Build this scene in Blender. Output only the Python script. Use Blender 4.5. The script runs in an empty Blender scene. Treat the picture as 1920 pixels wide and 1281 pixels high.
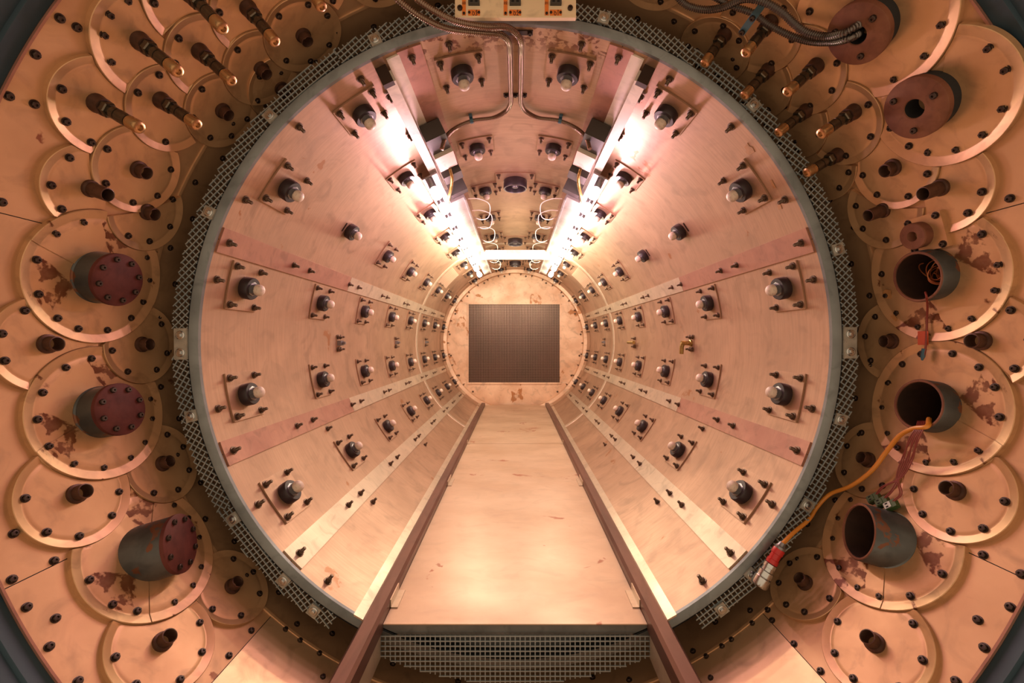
import bpy, math, random
from mathutils import Matrix, Vector, Euler
random.seed(7)
PI = math.pi
# ---------------------------------------------------------------- camera, world, light, exposure
F = 768.0                     # focal length in pixels of the 1920 px frame
CX, CY = 966.0, 640.0         # where the tunnel axis meets the picture
scene = bpy.context.scene
cam_d = bpy.data.cameras.new('camera'); cam = bpy.data.objects.new('camera', cam_d)
scene.collection.objects.link(cam)
cam_d.sensor_width = 36.0; cam_d.lens = F / 1920 * 36.0
cam_d.shift_x = -(CX - 960.0) / 1920; cam_d.shift_y = (CY - 640.5) / 1920
cam_d.clip_start = 0.01
cam.location = (0, 0, 0); cam.rotation_euler = (PI / 2, 0, 0)
scene.camera = cam
w = bpy.data.worlds.new('world'); scene.world = w; w.use_nodes = True
w.node_tree.nodes['Background'].inputs[0].default_value = (1.0, 0.72, 0.47, 1)
w.node_tree.nodes['Background'].inputs[1].default_value = 0.92
vs = scene.view_settings
vs.view_transform = 'Standard'; vs.look = 'None'; vs.gamma = 1.0; vs.use_curve_mapping = False
vs.exposure = 0.0
LAMP_W = 0.95                 # watts of each bulb in the two lamp rails

# ---------------------------------------------------------------- dimensions (metres, axis = +Y, camera at the origin)
RT = 0.42                     # tunnel liner
RW = 0.481                    # vessel wall around the mouth
Y1 = F * RT / 594             # mouth plane
YB = F * RT / 132             # back wall
YN = F * RW / 1069            # near end of the vessel wall
FZ = -0.375                   # floor height
col = scene.collection

# ---------------------------------------------------------------- materials
def mat(name, color, metallic=0.0, rough=0.5, var=0.0, scale=8.0, stretch=(1, 1, 1), color2=None, bump=0.0, bscale=60.0,
        stain=None, stain_scale=14.0, stain_amt=0.60, scratch=0.0, emit=None, estr=0.0, spec=0.5, tone=None, tone_scale=2.5, smudge=0.45, stain_y=None):
    m = bpy.data.materials.new(name); m.use_nodes = True
    nt = m.node_tree; N = nt.nodes; L = nt.links
    b = N['Principled BSDF']
    b.inputs['Base Color'].default_value = (*color, 1); b.inputs['Metallic'].default_value = metallic
    b.inputs['Roughness'].default_value = rough
    b.inputs['Specular IOR Level'].default_value = spec
    if emit:
        b.inputs['Emission Color'].default_value = (*emit, 1); b.inputs['Emission Strength'].default_value = estr
    if not (var or bump or stain or scratch): return m
    tc = N.new('ShaderNodeTexCoord')
    mp = N.new('ShaderNodeMapping'); mp.inputs['Scale'].default_value = stretch
    L.new(tc.outputs['Object'], mp.inputs[0])
    def noise(s, det=5.0, src=mp, dist=0.0, off=None):
        if off:
            src = N.new('ShaderNodeMapping'); src.inputs['Location'].default_value = off; L.new(mp.outputs[0], src.inputs[0])
        n = N.new('ShaderNodeTexNoise'); n.inputs['Scale'].default_value = s; n.inputs['Detail'].default_value = det
        n.inputs['Distortion'].default_value = dist
        L.new(src.outputs[0], n.inputs['Vector']); return n
    def ramp(src, p0, p1, c0=(0, 0, 0), c1=(1, 1, 1)):
        r = N.new('ShaderNodeValToRGB'); r.color_ramp.elements[0].position = p0; r.color_ramp.elements[1].position = p1
        r.color_ramp.elements[0].color = (*c0, 1); r.color_ramp.elements[1].color = (*c1, 1)
        L.new(src, r.inputs[0]); return r
    def mix(fac, a, bb):
        x = N.new('ShaderNodeMix'); x.data_type = 'RGBA'
        L.new(fac, x.inputs[0])
        for v, i in ((a, 6), (bb, 7)):
            if isinstance(v, tuple): x.inputs[i].default_value = (*v, 1)
            else: L.new(v, x.inputs[i])
        return x.outputs[2]
    cur = tuple(color)
    c2 = color2 or tuple(c * (1 - var) for c in color)
    n1 = noise(scale, 8.0)
    r1 = ramp(n1.outputs[0], 0.36, 0.66)
    cur = mix(r1.outputs[0], cur, c2)
    if tone:
        nt_ = noise(tone_scale, 2.0, src=tc_obj(N, L, tc)); rt_ = ramp(nt_.outputs[0], 0.40, 0.62)
        cur = mix(rt_.outputs[0], cur, tone)
    if scratch:
        mp2 = N.new('ShaderNodeMapping'); mp2.inputs['Scale'].default_value = (3, 60, 3) if stretch == (1, 1, 1) else tuple(s * 3 for s in stretch)
        L.new(tc.outputs['Object'], mp2.inputs[0])
        n2 = noise(6.0, 5.0, src=mp2)
        r2 = ramp(n2.outputs[0], 0.40, 0.72, (0, 0, 0), (scratch, scratch, scratch))
        cur = mix(r2.outputs[0], cur, tuple(c * 0.6 for c in color))
    if stain:
        n3 = noise(stain_scale, 9.0, dist=0.8); n4 = noise(stain_scale * 4.5, 6.0)
        r3 = ramp(n3.outputs[0], stain_amt, stain_amt + 0.015); r4 = ramp(n4.outputs[0], 0.46, 0.52)
        mm = N.new('ShaderNodeMath'); mm.operation = 'MULTIPLY'
        L.new(r3.outputs[0], mm.inputs[0]); L.new(r4.outputs[0], mm.inputs[1])
        fac = mm.outputs[0]
        if stain_y:
            sp_ = N.new('ShaderNodeSeparateXYZ'); L.new(tc.outputs['Object'], sp_.inputs[0])
            mr_ = N.new('ShaderNodeMapRange'); mr_.inputs['From Min'].default_value = stain_y; mr_.inputs['From Max'].default_value = stain_y - 0.03
            L.new(sp_.outputs[1], mr_.inputs[0]); m2_ = N.new('ShaderNodeMath'); m2_.operation = 'MULTIPLY'
            L.new(fac, m2_.inputs[0]); L.new(mr_.outputs[0], m2_.inputs[1]); fac = m2_.outputs[0]
        cur = mix(fac, cur, stain)
    if smudge:
        n5 = noise(scale * 2.7, 7.0, dist=1.2); r5 = ramp(n5.outputs[0], 0.52, 0.70, (0, 0, 0), (smudge,) * 3)
        cur = mix(r5.outputs[0], cur, tuple(c * 0.45 for c in color))
        n6 = noise(scale * 1.3, 6.0, dist=0.6, off=(3.1, 7.7, 1.9)); r6 = ramp(n6.outputs[0], 0.56, 0.74, (0, 0, 0), (smudge * 0.6,) * 3)
        cur = mix(r6.outputs[0], cur, tuple(min(1, c * 1.35) for c in color))
    L.new(cur, b.inputs['Base Color'])
    rr = N.new('ShaderNodeMapRange'); rr.inputs['To Min'].default_value = max(0.05, rough - 0.10); rr.inputs['To Max'].default_value = min(1, rough + 0.12)
    L.new(n1.outputs[0], rr.inputs[0]); L.new(rr.outputs[0], b.inputs['Roughness'])
    if bump:
        nb = noise(bscale, 3.0)
        bp = N.new('ShaderNodeBump'); bp.inputs['Strength'].default_value = bump; bp.inputs['Distance'].default_value = 0.002
        L.new(nb.outputs[0], bp.inputs['Height']); L.new(bp.outputs[0], b.inputs['Normal'])
    return m
def tc_obj(N, L, tc):
    mp = N.new('ShaderNodeMapping'); L.new(tc.outputs['Object'], mp.inputs[0]); return mp

TAN = (0.60, 0.355, 0.195); TAN2 = (0.48, 0.27, 0.14)
M = dict(
    wall=mat('vessel_sheet', TAN, 0.45, 0.42, 0.2, 9, color2=TAN2, bump=0.10, bscale=25, stain=(0.22, 0.07, 0.03), stain_amt=0.70),
    disc=mat('cover_sheet', (0.60, 0.355, 0.19), 0.45, 0.36, 0.2, 14, color2=(0.49, 0.275, 0.14), bump=0.08, bscale=40, stain=(0.25, 0.09, 0.035), stain_amt=0.69, stain_scale=22),
    disc_glue=mat('cover_sheet_glue', (0.60, 0.355, 0.19), 0.45, 0.36, 0.2, 14, color2=(0.49, 0.275, 0.14), bump=0.08, bscale=40, stain=(0.13, 0.036, 0.010), stain_amt=0.575, stain_scale=17),
    bright=mat('bright_sheet', (0.72, 0.47, 0.28), 0.6, 0.30, 0.2, 10, bump=0.35, bscale=14),
    liner=mat('liner_sheet', (0.50, 0.315, 0.215), 0.55, 0.38, 0.2, 7, color2=(0.38, 0.23, 0.15), bump=0.06, bscale=80, scratch=0.45, stain=(0.34, 0.15, 0.07), stain_amt=0.68),
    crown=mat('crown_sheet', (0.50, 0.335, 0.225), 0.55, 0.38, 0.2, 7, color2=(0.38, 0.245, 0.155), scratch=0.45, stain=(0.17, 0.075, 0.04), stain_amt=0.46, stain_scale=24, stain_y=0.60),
    strip_a=mat('strip_tinted', (0.43, 0.22, 0.16), 0.5, 0.40, 0.2, 16, color2=(0.33, 0.15, 0.11), scratch=0.2),
    strip_b=mat('strip_light', (0.62, 0.49, 0.37), 0.5, 0.34, 0.2, 12, scratch=0.2),
    floor=mat('floor_sheet', (0.60, 0.44, 0.32), 0.35, 0.42, 0.2, 6, stretch=(1, 1.6, 1), color2=(0.50, 0.34, 0.23), bump=0.04, bscale=90, scratch=0.18, smudge=0.18, stain=(0.36, 0.15, 0.09), stain_amt=0.66, stain_scale=9),
    back=mat('back_sheet', (0.78, 0.55, 0.40), 0.2, 0.5, 0.2, 9, color2=(0.62, 0.38, 0.25), stain=(0.42, 0.18, 0.07), stain_amt=0.60, stain_scale=7),
    steel=mat('grey_steel', (0.20, 0.215, 0.22), 0.7, 0.42, 0.3, 14, bump=0.08),
    blue=mat('blue_flange', (0.03, 0.06, 0.085), 0.2, 0.5, 0.4, 10),
    dark=mat('dark_plate', (0.022, 0.027, 0.032), 0.2, 0.6, 0.3, 10),
    black=mat('black_void', (0.006, 0.005, 0.005), 0.0, 0.9),
    wire=mat('mesh_wire', (0.33, 0.39, 0.42), 0.55, 0.40),
    wire_dk=mat('grille_wire', (0.34, 0.235, 0.18), 0.6, 0.40),
    wire_tan=mat('mesh_wire_tan', (0.62, 0.46, 0.34), 0.6, 0.40),
    clip=mat('clip_zinc', (0.46, 0.46, 0.42), 0.5, 0.42, 0.3, 60),
    bolt=mat('blackened_bolt', (0.045, 0.028, 0.022), 0.6, 0.38),
    stud=mat('stud_steel', (0.16, 0.105, 0.075), 0.75, 0.36, 0.3, 200),
    pipe=mat('pipe_steel', (0.11, 0.055, 0.038), 0.6, 0.42, 0.4, 60),
    rod=mat('rod_steel', (0.12, 0.095, 0.07), 0.85, 0.28, 0.3, 80),
    brass=mat('brass_tip', (0.52, 0.30, 0.14), 0.8, 0.26, 0.2, 80),
    stub=mat('stub_steel', (0.12, 0.125, 0.125), 0.6, 0.42, 0.5, 22, stain=(0.16, 0.06, 0.03), stain_amt=0.60, stain_scale=30),
    rust=mat('rust_cap', (0.115, 0.030, 0.024), 0.0, 0.65, 0.3, 30, spec=0.2, color2=(0.06, 0.013, 0.011), bump=0.15, bscale=120),
    rust2=mat('rust_flange', (0.21, 0.085, 0.048), 0.0, 0.65, 0.3, 30, spec=0.2, color2=(0.13, 0.045, 0.028), bump=0.15, bscale=120),
    bore=mat('stub_bore', (0.05, 0.022, 0.014), 0.2, 0.6, 0.4, 40),
    collar=mat('collar_black', (0.030, 0.020, 0.024), 0.25, 0.42),
    insert=mat('insert_steel', (0.22, 0.21, 0.22), 0.7, 0.32),
    tip=mat('ceramic_tip', (0.66, 0.53, 0.44), 0.0, 0.5, 0.15, 60),
    white=mat('white_enamel', (0.76, 0.66, 0.56), 0.1, 0.4, 0.1, 12),
    grey=mat('housing_grey', (0.26, 0.235, 0.22), 0.4, 0.45, 0.2, 20),
    panel=mat('panel_paint', (0.80, 0.62, 0.42), 0.05, 0.45, 0.08, 14),
    orange=mat('orange_label', (0.72, 0.19, 0.03), 0, 0.5),
    jack=mat('jack_grey', (0.05, 0.045, 0.04), 0, 0.5),
    ink=mat('ink_black', (0.02, 0.012, 0.01), 0, 0.6),
    hose=mat('conduit_steel', (0.30, 0.21, 0.16), 0.85, 0.26),
    hose_d=mat('conduit_dark', (0.13, 0.11, 0.10), 0.85, 0.28),
    rail=mat('rail_brown', (0.165, 0.080, 0.062), 0.4, 0.40, 0.3, 20, stretch=(1, .2, 1)),
    cable=mat('orange_cable', (0.60, 0.22, 0.03), 0, 0.42),
    redp=mat('red_plastic', (0.45, 0.02, 0.02), 0.1, 0.35),
    chrome=mat('nickel', (0.50, 0.52, 0.53), 0.95, 0.22),
    green=mat('green_plug', (0.045, 0.085, 0.025), 0, 0.45),
    redwire=mat('red_wire', (0.20, 0.03, 0.02), 0, 0.5),
    copper=mat('copper_wire', (0.45, 0.14, 0.05), 0.6, 0.35),
    tape=mat('masking_tape', (0.42, 0.20, 0.075), 0, 0.6, 0.2, 60),
    rtape=mat('red_tape', (0.50, 0.07, 0.02), 0, 0.5),
    whitew=mat('white_wire', (0.85, 0.75, 0.68), 0, 0.5),
    bluec=mat('blue_strap', (0.05, 0.12, 0.17), 0.3, 0.4),
    bulb=mat('lamp_glass', (1, 0.9, 0.85), 0, 0.3, emit=(1.0, 0.80, 0.78), estr=28.0),
    recess=mat('grille_core', (0.075, 0.030, 0.024), 0.4, 0.4, 0.5, 6, color2=(0.03, 0.016, 0.014)),
)

# ---------------------------------------------------------------- mesh helpers
class MB:
    def __init__(s): s.v = []; s.f = []
    def add(s, vs_, fs):
        o = len(s.v); s.v += [tuple(p) for p in vs_]; s.f += [tuple(i + o for i in f) for f in fs]
    def box(s, x0, x1, y0, y1, z0, z1, m=None):
        p = [Vector(q) for q in ((x0, y0, z0), (x1, y0, z0), (x1, y1, z0), (x0, y1, z0), (x0, y0, z1), (x1, y0, z1), (x1, y1, z1), (x0, y1, z1))]
        if m: p = [m @ q for q in p]
        s.add(p, [(0, 3, 2, 1), (4, 5, 6, 7), (0, 1, 5, 4), (1, 2, 6, 5), (2, 3, 7, 6), (3, 0, 4, 7)]); return s
    def lathe(s, prof, n=20, m=None, hexes=()):
        """prof: list of (radius, height) about local z; radius 0 closes"""
        vs_, fs, rows = [], [], []
        for (r, z) in prof:
            if r <= 1e-7: rows.append([len(vs_)]); vs_.append(Vector((0, 0, z)))
            else:
                rows.append(list(range(len(vs_), len(vs_) + n)))
                vs_ += [Vector((r * math.cos(2 * PI * i / n), r * math.sin(2 * PI * i / n), z)) for i in range(n)]
        for a, b in zip(rows, rows[1:]):
            for i in range(n):
                j = (i + 1) % n
                if len(a) == 1 and len(b) > 1: fs.append((a[0], b[j], b[i]) if False else (a[0], b[i], b[j]))
                elif len(b) == 1 and len(a) > 1: fs.append((a[i], a[j], b[0]))
                elif len(a) > 1: fs.append((a[i], a[j], b[j], b[i]))
        if m: vs_ = [m @ q for q in vs_]
        s.add(vs_, fs); return s
    def tube(s, pts, r, n=8, rad=None):
        pts = [Vector(p) for p in pts]; rings = []; up = None
        for i, p in enumerate(pts):
            d = (pts[min(i + 1, len(pts) - 1)] - pts[max(i - 1, 0)]).normalized()
            if up is None:
                up = d.orthogonal().normalized()
            up = (up - d * up.dot(d)).normalized(); sd = d.cross(up)
            rr = rad(i) if rad else r
            rings.append([p + (up * math.cos(2 * PI * k / n) + sd * math.sin(2 * PI * k / n)) * rr for k in range(n)])
        vs_ = [q for rg in rings for q in rg]; fs = []
        for i in range(len(rings) - 1):
            for k in range(n):
                k2 = (k + 1) % n
                fs.append((i * n + k, i * n + k2, (i + 1) * n + k2, (i + 1) * n + k))
        fs.append(tuple(range(n - 1, -1, -1))); fs.append(tuple((len(rings) - 1) * n + k for k in range(n)))
        s.add(vs_, fs); return s
    def mesh(s, name, m, smooth=35):
        me = bpy.data.meshes.new(name); me.from_pydata(s.v, [], s.f); me.update()
        me.materials.append(M[m] if isinstance(m, str) else m)
        if smooth:
            me.shade_smooth(); me.set_sharp_from_angle(angle=math.radians(smooth))
        return me
    def build(s, name, m, parent=None, smooth=35, mtx=None):
        return link(name, s.mesh(name, m, smooth), parent, mtx)
def link(name, me, parent=None, mtx=None):
    o = bpy.data.objects.new(name, me); col.objects.link(o)
    if parent: o.parent = parent
    if mtx is not None: o.matrix_local = mtx
    return o
def tag(o, label=None, cat=None, group=None, kind=None):
    if label: o['label'] = label
    if cat: o['category'] = cat
    if group: o['group'] = group
    if kind: o['kind'] = kind
    return o
def thing(name, label, cat, group=None, mtx=None):
    o = bpy.data.objects.new(name, None); col.objects.link(o); o.empty_display_size = 0.01
    if mtx is not None: o.matrix_world = mtx
    return tag(o, label, cat, group)
def struct(name):
    o = bpy.data.objects.new(name, None); col.objects.link(o); o.empty_display_size = 0.01
    o['kind'] = 'structure'; return o
def cyl(a, R, y):
    return Vector((R * math.cos(a), y, R * math.sin(a)))
def frame(a, R, y):
    """local x = round the wall, y = down the tunnel, z = towards the axis"""
    c, s = math.cos(a), math.sin(a)
    return Matrix(((-s, 0, -c, R * c), (0, 1, 0, y), (c, 0, -s, R * s), (0, 0, 0, 1)))
def at(px, py, Y): return Vector(((px - CX) * Y / F, Y, (CY - py) * Y / F))
def polar(px, py): return math.atan2(CY - py, px - CX), math.hypot(px - CX, CY - py)
def onwall(px, py, R):
    a, r = polar(px, py); return a, F * R / r
def pt_on(px, py, R):
    a, y = onwall(px, py, R); return cyl(a, R, y)
def surf(R, u, v, h): return ((R - h) * math.sin(u / R), v, R - (R - h) * math.cos(u / R))
def smooth_path(pts, n=12):
    pts = [Vector(p) for p in pts]; out = []
    P = [pts[0] * 2 - pts[1]] + pts + [pts[-1] * 2 - pts[-2]]
    for i in range(1, len(P) - 2):
        for k in range(n):
            t = k / n; a, b, c, d = P[i - 1], P[i], P[i + 1], P[i + 2]
            out.append(0.5 * ((2 * b) + (c - a) * t + (2 * a - 5 * b + 4 * c - d) * t * t + (3 * b - a - 3 * c + d) * t ** 3))
    out.append(pts[-1]); return out
def resample(pts, step):
    out = [pts[0]]; acc = 0.0
    for a, b in zip(pts, pts[1:]):
        d = (b - a).length
        while acc + d >= step and d > 1e-9:
            t = (step - acc) / d; a = a.lerp(b, t); out.append(a.copy()); d = (b - a).length; acc = 0.0
        acc += d
    return out
def corrugated(pts, r, pitch=0.0025, n=12):
    p = resample(smooth_path(pts, 16), pitch / 4)
    return MB().tube(p, r, n, rad=lambda i: r * (1.0 if i % 4 in (0, 1) else 0.76))
def curved_panel(R, a0, a1, y0, y1, t, da=0.03, skip=None, dy=None):
    """sheet on the inside of a cylinder of radius R, thickness t towards the axis"""
    b = MB(); na = max(2, int(abs(a1 - a0) / da) + 1); ny = max(1, int((y1 - y0) / dy)) if dy else 1
    n0 = len(b.v)
    V = {}; vs_ = []; fs = []
    def vid(i, j, k):
        if (i, j, k) not in V:
            V[(i, j, k)] = len(vs_); vs_.append(cyl(a0 + (a1 - a0) * i / na, R - t * k, y0 + (y1 - y0) * j / ny))
        return V[(i, j, k)]
    for i in range(na):
        for j in range(ny):
            if skip and skip(a0 + (a1 - a0) * (i + .5) / na, y0 + (y1 - y0) * (j + .5) / ny): continue
            fs.append((vid(i, j, 1), vid(i, j + 1, 1), vid(i + 1, j + 1, 1), vid(i + 1, j, 1)))
    for i in range(na):
        fs.append((vid(i, 0, 0), vid(i, 0, 1), vid(i + 1, 0, 1), vid(i + 1, 0, 0)))
        fs.append((vid(i, ny, 0), vid(i + 1, ny, 0), vid(i + 1, ny, 1), vid(i, ny, 1)))
    for j in range(ny):
        fs.append((vid(0, j, 0), vid(0, j + 1, 0), vid(0, j + 1, 1), vid(0, j, 1)))
        fs.append((vid(na, j, 0), vid(na, j, 1), vid(na, j + 1, 1), vid(na, j + 1, 0)))
    b.add(vs_, fs); return b
def arc_ring(prof, a0, a1, n=160):
    b = MB(); vs_ = []; fs = []
    for (R, y) in prof: vs_ += [cyl(a0 + (a1 - a0) * i / n, R, y) for i in range(n + 1)]
    for k in range(len(prof) - 1):
        for i in range(n): fs.append((k * (n + 1) + i, k * (n + 1) + i + 1, (k + 1) * (n + 1) + i + 1, (k + 1) * (n + 1) + i))
    b.add(vs_, fs); return b
def ring(prof, n=192):
    """lathe about the tunnel axis; prof = list of (R, y)"""
    b = MB(); vs_ = []; fs = []
    for (R, y) in prof: vs_ += [cyl(2 * PI * i / n, R, y) for i in range(n)]
    for k in range(len(prof) - 1):
        for i in range(n):
            j = (i + 1) % n; fs.append((k * n + i, k * n + j, (k + 1) * n + j, (k + 1) * n + i))
    b.add(vs_, fs); return b
D = math.radians

# ---------------------------------------------------------------- shared small hardware
bolt_me = MB().lathe([(0.0040, 0), (0.0040, 0.0006), (0.0030, 0.0007)], 16).lathe([(0.0031, 0), (0.0031, 0.0022), (0.0026, 0.0028), (0.0012, 0.0029), (0.0010, 0.002), (0, 0.002)], 6).mesh('bolt', 'bolt', 30)
stud_me = MB().lathe([(0.0058, 0), (0.0058, 0.0009), (0.0040, 0.0010)], 14).lathe([(0.0042, 0.0009), (0.0042, 0.0042), (0.0035, 0.0047), (0.0024, 0.0048)], 6).lathe(
    [(0.0024, 0.0045), (0.0026, 0.0052), (0.0022, 0.0060), (0.0026, 0.0068), (0.0022, 0.0076), (0.0026, 0.0084), (0.0022, 0.0092), (0.0026, 0.010), (0.0018, 0.0108), (0, 0.0108)], 10).mesh('stud', 'stud', 30)
def put(me, name, parent, a, R, y, spin=None):
    m = frame(a, R, y) @ Matrix.Rotation(random.random() * 6 if spin is None else spin, 4, 'Z')
    if parent.type == 'EMPTY' or parent.data: m = parent.matrix_world.inverted() @ m
    return link(name, me, parent, m)

# ================================================================ STRUCTURE: tunnel
wt = struct('wall_tunnel')
# strips that cover the joints between the liner sheets (degrees)
STR = [110, 161, 201.2, 224.5, 70, 19, -21.2, -44.5]
edges = sorted([-132.0 + 180 * 0 if False else s for s in STR] + [])
edges = sorted([(s + 360) % 360 for s in STR])          # 19,70,110,161,201.2,224.5,315.5,338.8
FA = math.degrees(math.atan2(-FZ, 0.189))               # angle of floor corner below horizontal
spans = []
for i, e in enumerate(edges):
    n = edges[(i + 1) % len(edges)]
    if n < e: n += 360
    if abs(e - 224.5) < 1:
        spans += [(224.5, 180 + FA + 6), (360 - FA - 6, 315.5)]
    else: spans.append((e, n))
g = D(0.06)
YS = 1.74
for (s0, s1) in spans:
    for (y0, y1) in ((Y1 + 0.002, YS - 0.001), (YS + 0.001, YB)):
        curved_panel(RT + 0.0015, D(s0) + g, D(s1) - g, y0, y1, 0.0015, 0.02).build('liner_panel', 'crown' if s0 == 70 else 'liner', wt)
ring([(RT + 0.002, Y1), (RT + 0.002, YB + 0.03)], 96).build('leak_shell', 'dark', wt)  # unseen shell added to stop lamp light leaking through the liner gaps
STRY = [0.566, 0.731, 0.787, 0.975, 1.03, 1.215, 1.26, 1.455, 1.50, 1.70, 1.78, 1.94, 1.985, 2.18, 2.225]
for s in STR:
    hw = D(2.35 if abs(s) < 300 else 2.5)
    top = s in (110, 70)
    front_y = 1.0 if True else 0
    # the tinted first length and the pale rest
    curved_panel(RT, D(s) - hw, D(s) + hw, Y1 + 0.006, 0.975 if not top else 0.82, 0.0022, 0.02).build('joint_strip', 'strip_a' if s not in (224.5, -44.5) else 'strip_b', wt)
    curved_panel(RT, D(s) - hw, D(s) + hw, (0.976 if not top else 0.821), YB - 0.06, 0.0022, 0.02).build('joint_strip', 'strip_b' if not top else 'strip_a', wt)
    for y in STRY: put(stud_me, 'stud', wt, D(s), RT - 0.0022, y)
# ring joint and the flange ring at the far end
ring([(RT, YS - 0.012), (RT - 0.002, YS - 0.011), (RT - 0.002, YS + 0.011), (RT, YS + 0.012)], 128).build('joint_ring', 'strip_b', wt)
ring([(RT, YB - 0.16), (RT - 0.004, YB - 0.155), (RT - 0.004, YB - 0.13), (RT, YB - 0.125)], 128).build('joint_ring', 'liner', wt)
ring([(RT, YB - 0.05), (RT - 0.018, YB - 0.046), (RT - 0.018, YB - 0.001)], 128).build('end_flange', 'back', wt)
for i in range(28):
    a = D(-40 + i * 260 / 27)
    put(stud_me, 'stud', wt, a, RT - 0.018, YB - 0.02)
# single studs near the mouth
for s in (102.6, 117.9 + 2.6, 135.2, 152.3, 168.3, 192.8, 212.4, 232.0):
    for q in (s, 180 - s): put(stud_me, 'stud', wt, D(q), RT, 0.5645)
for s, y in ((228.5, 0.80), (229, 1.25), (205, 0.83)):
    for q in (s, 180 - s): put(stud_me, 'stud', wt, D(q), RT, y)

# mouth ring
t1 = arc_ring([(RT - 0.0005, Y1 + 0.0035), (RT - 0.0003, Y1 - 0.001), (RT + 0.001, Y1 - 0.002), (RT + 0.0100, Y1 - 0.004), (RT + 0.012, Y1 - 0.002), (RT + 0.012, Y1 + 0.03)], D(-62.5), D(242.5)).build('trim_1', 'steel')
t1['kind'] = 'structure'; t1['label'] = 'grey steel ring edging the tunnel mouth'

# ---------------------------------------------------------------- back wall with grille opening
wb = struct('wall_back')
k = YB / F
gx0, gx1, gz0, gz1 = (879 - CX) * k, (1049 - CX) * k, (CY - 717) * k, (CY - 571) * k
def disc_rect(x0, x1, z0, z1, R, y, t):
    """part of the round back wall between two x and two z limits (columns)"""
    b = MB(); n = 24; top, bot = [], []
    for i in range(n + 1):
        x = x0 + (x1 - x0) * i / n
        lim = math.sqrt(max(0.0, R * R - x * x))
        zt, zb = min(z1, lim), max(z0, -lim)
        if zt < zb: zt = zb = (max(min(0.5 * (z0 + z1), lim), -lim))
        top.append((x, y, zt)); bot.append((x, y, zb))
    vs_ = top + bot + [(p[0], y + t, p[2]) for p in top] + [(p[0], y + t, p[2]) for p in bot]
    m_ = n + 1; fs = []
    for i in range(n):
        fs.append((m_ + i, m_ + i + 1, i + 1, i)); fs.append((i, i + 1, 2 * m_ + i + 1, 2 * m_ + i)); fs.append((m_ + i + 1, m_ + i, 3 * m_ + i, 3 * m_ + i + 1))
    for i in (0, n):
        fs.append((i, m_ + i, 3 * m_ + i, 2 * m_ + i))
    b.add(vs_, fs); return b
e = 0.0012
disc_rect(-0.417, 0.417, gz1 + e, 0.42, 0.418, YB - 0.003, 0.004).build('back_panel', 'back', wb, 0)
disc_rect(-0.417, 0.417, -0.42, gz0 - e, 0.418, YB - 0.003, 0.004).build('back_panel', 'back', wb, 0)
disc_rect(-0.417, gx0 - e, gz0, gz1, 0.418, YB - 0.003, 0.004).build('back_panel', 'back', wb, 0)
disc_rect(gx1 + e, 0.417, gz0, gz1, 0.418, YB - 0.003, 0.004).build('back_panel', 'back', wb, 0)
for i in range(16):
    a = D(-50 + i * 280 / 15); m = Matrix.Translation((0.392 * math.cos(a), YB - 0.003, 0.392 * math.sin(a))) @ Matrix.Rotation(PI / 2, 4, 'X')
    link('stud', stud_me, wb, m)
MB().box(gx0 - 0.02, gx1 + 0.02, YB + 0.03, YB + 0.034, gz0 - 0.02, gz1 + 0.02).build('recess_back', 'recess', wb, 0)
# tarnished tubes of the core behind the grille
b = MB()
for i in range(30):
    x = gx0 + (gx1 - gx0) * (i + .5) / 30
    b.tube([(x, YB + 0.022, gz0), (x, YB + 0.022, gz1)], 0.005, 8)
b.build('cooler_core', 'recess', wb)
gr = thing('square_mesh_grille', 'square steel wire grille set in the round end wall', 'grille')
b = MB(); n = 66
for i in range(n + 1):
    x = gx0 + (gx1 - gx0) * i / n; b.box(x - 0.0006, x + 0.0006, YB - 0.0090, YB - 0.0072, gz0, gz1)
b.build('upright_wires', 'wire_dk', gr, 0)['kind'] = 'stuff'
b = MB(); n = 57
for i in range(n + 1):
    z = gz0 + (gz1 - gz0) * i / n; b.box(gx0, gx1, YB - 0.0072, YB - 0.0054, z - 0.0006, z + 0.0006)
b.build('level_wires', 'wire_dk', gr, 0)['kind'] = 'stuff'
for (x0, x1, z0, z1) in ((gx0 - .008, gx1 + .008, gz0 - .010, gz0), (gx0 - .008, gx1 + .008, gz1, gz1 + .004), (gx0 - .006, gx0, gz0, gz1), (gx1, gx1 + .006, gz0, gz1)):
    MB().box(x0, x1, YB - 0.010, YB - 0.003, z0, z1).build('grille_frame', 'back', gr, 0)

# ---------------------------------------------------------------- floor, rails
fl = struct('floor')
FX = 0.187
MB().box(-FX + 0.012, FX - 0.012, Y1 + 0.0, 1.498, FZ - 0.0014, FZ).build('floor_panel', 'floor', fl, 0)
MB().box(-FX + 0.012, FX - 0.012, 1.501, YB - 0.03, FZ - 0.0014, FZ).build('floor_panel', 'floor', fl, 0)
MB().box(-FX + 0.010, FX - 0.010, Y1 + 0.002, Y1 + 0.012, FZ - 0.0155, FZ - 0.0016).build('front_lip', 'steel', fl, 0)
MB().box(-FX, FX, Y1 + 0.014, YB - 0.03, FZ - 0.014, FZ - 0.003).build('under_frame', 'dark', fl, 0)
for sx in (-1, 1):
    for (y0, y1_) in ((0.575, 0.615), (1.06, 1.115), (1.49, 1.51)):
        x0, x1 = sorted((sx * (FX - 0.022), sx * (FX - 0.0115)))
        MB().box(x0, x1, y0, y1_, FZ, FZ + 0.0016).box(*sorted((sx * (FX - 0.0128), sx * (FX - 0.0112))), y0, y1_, FZ, FZ + 0.012).build('edge_clip', 'strip_b', fl, 0)
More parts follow.
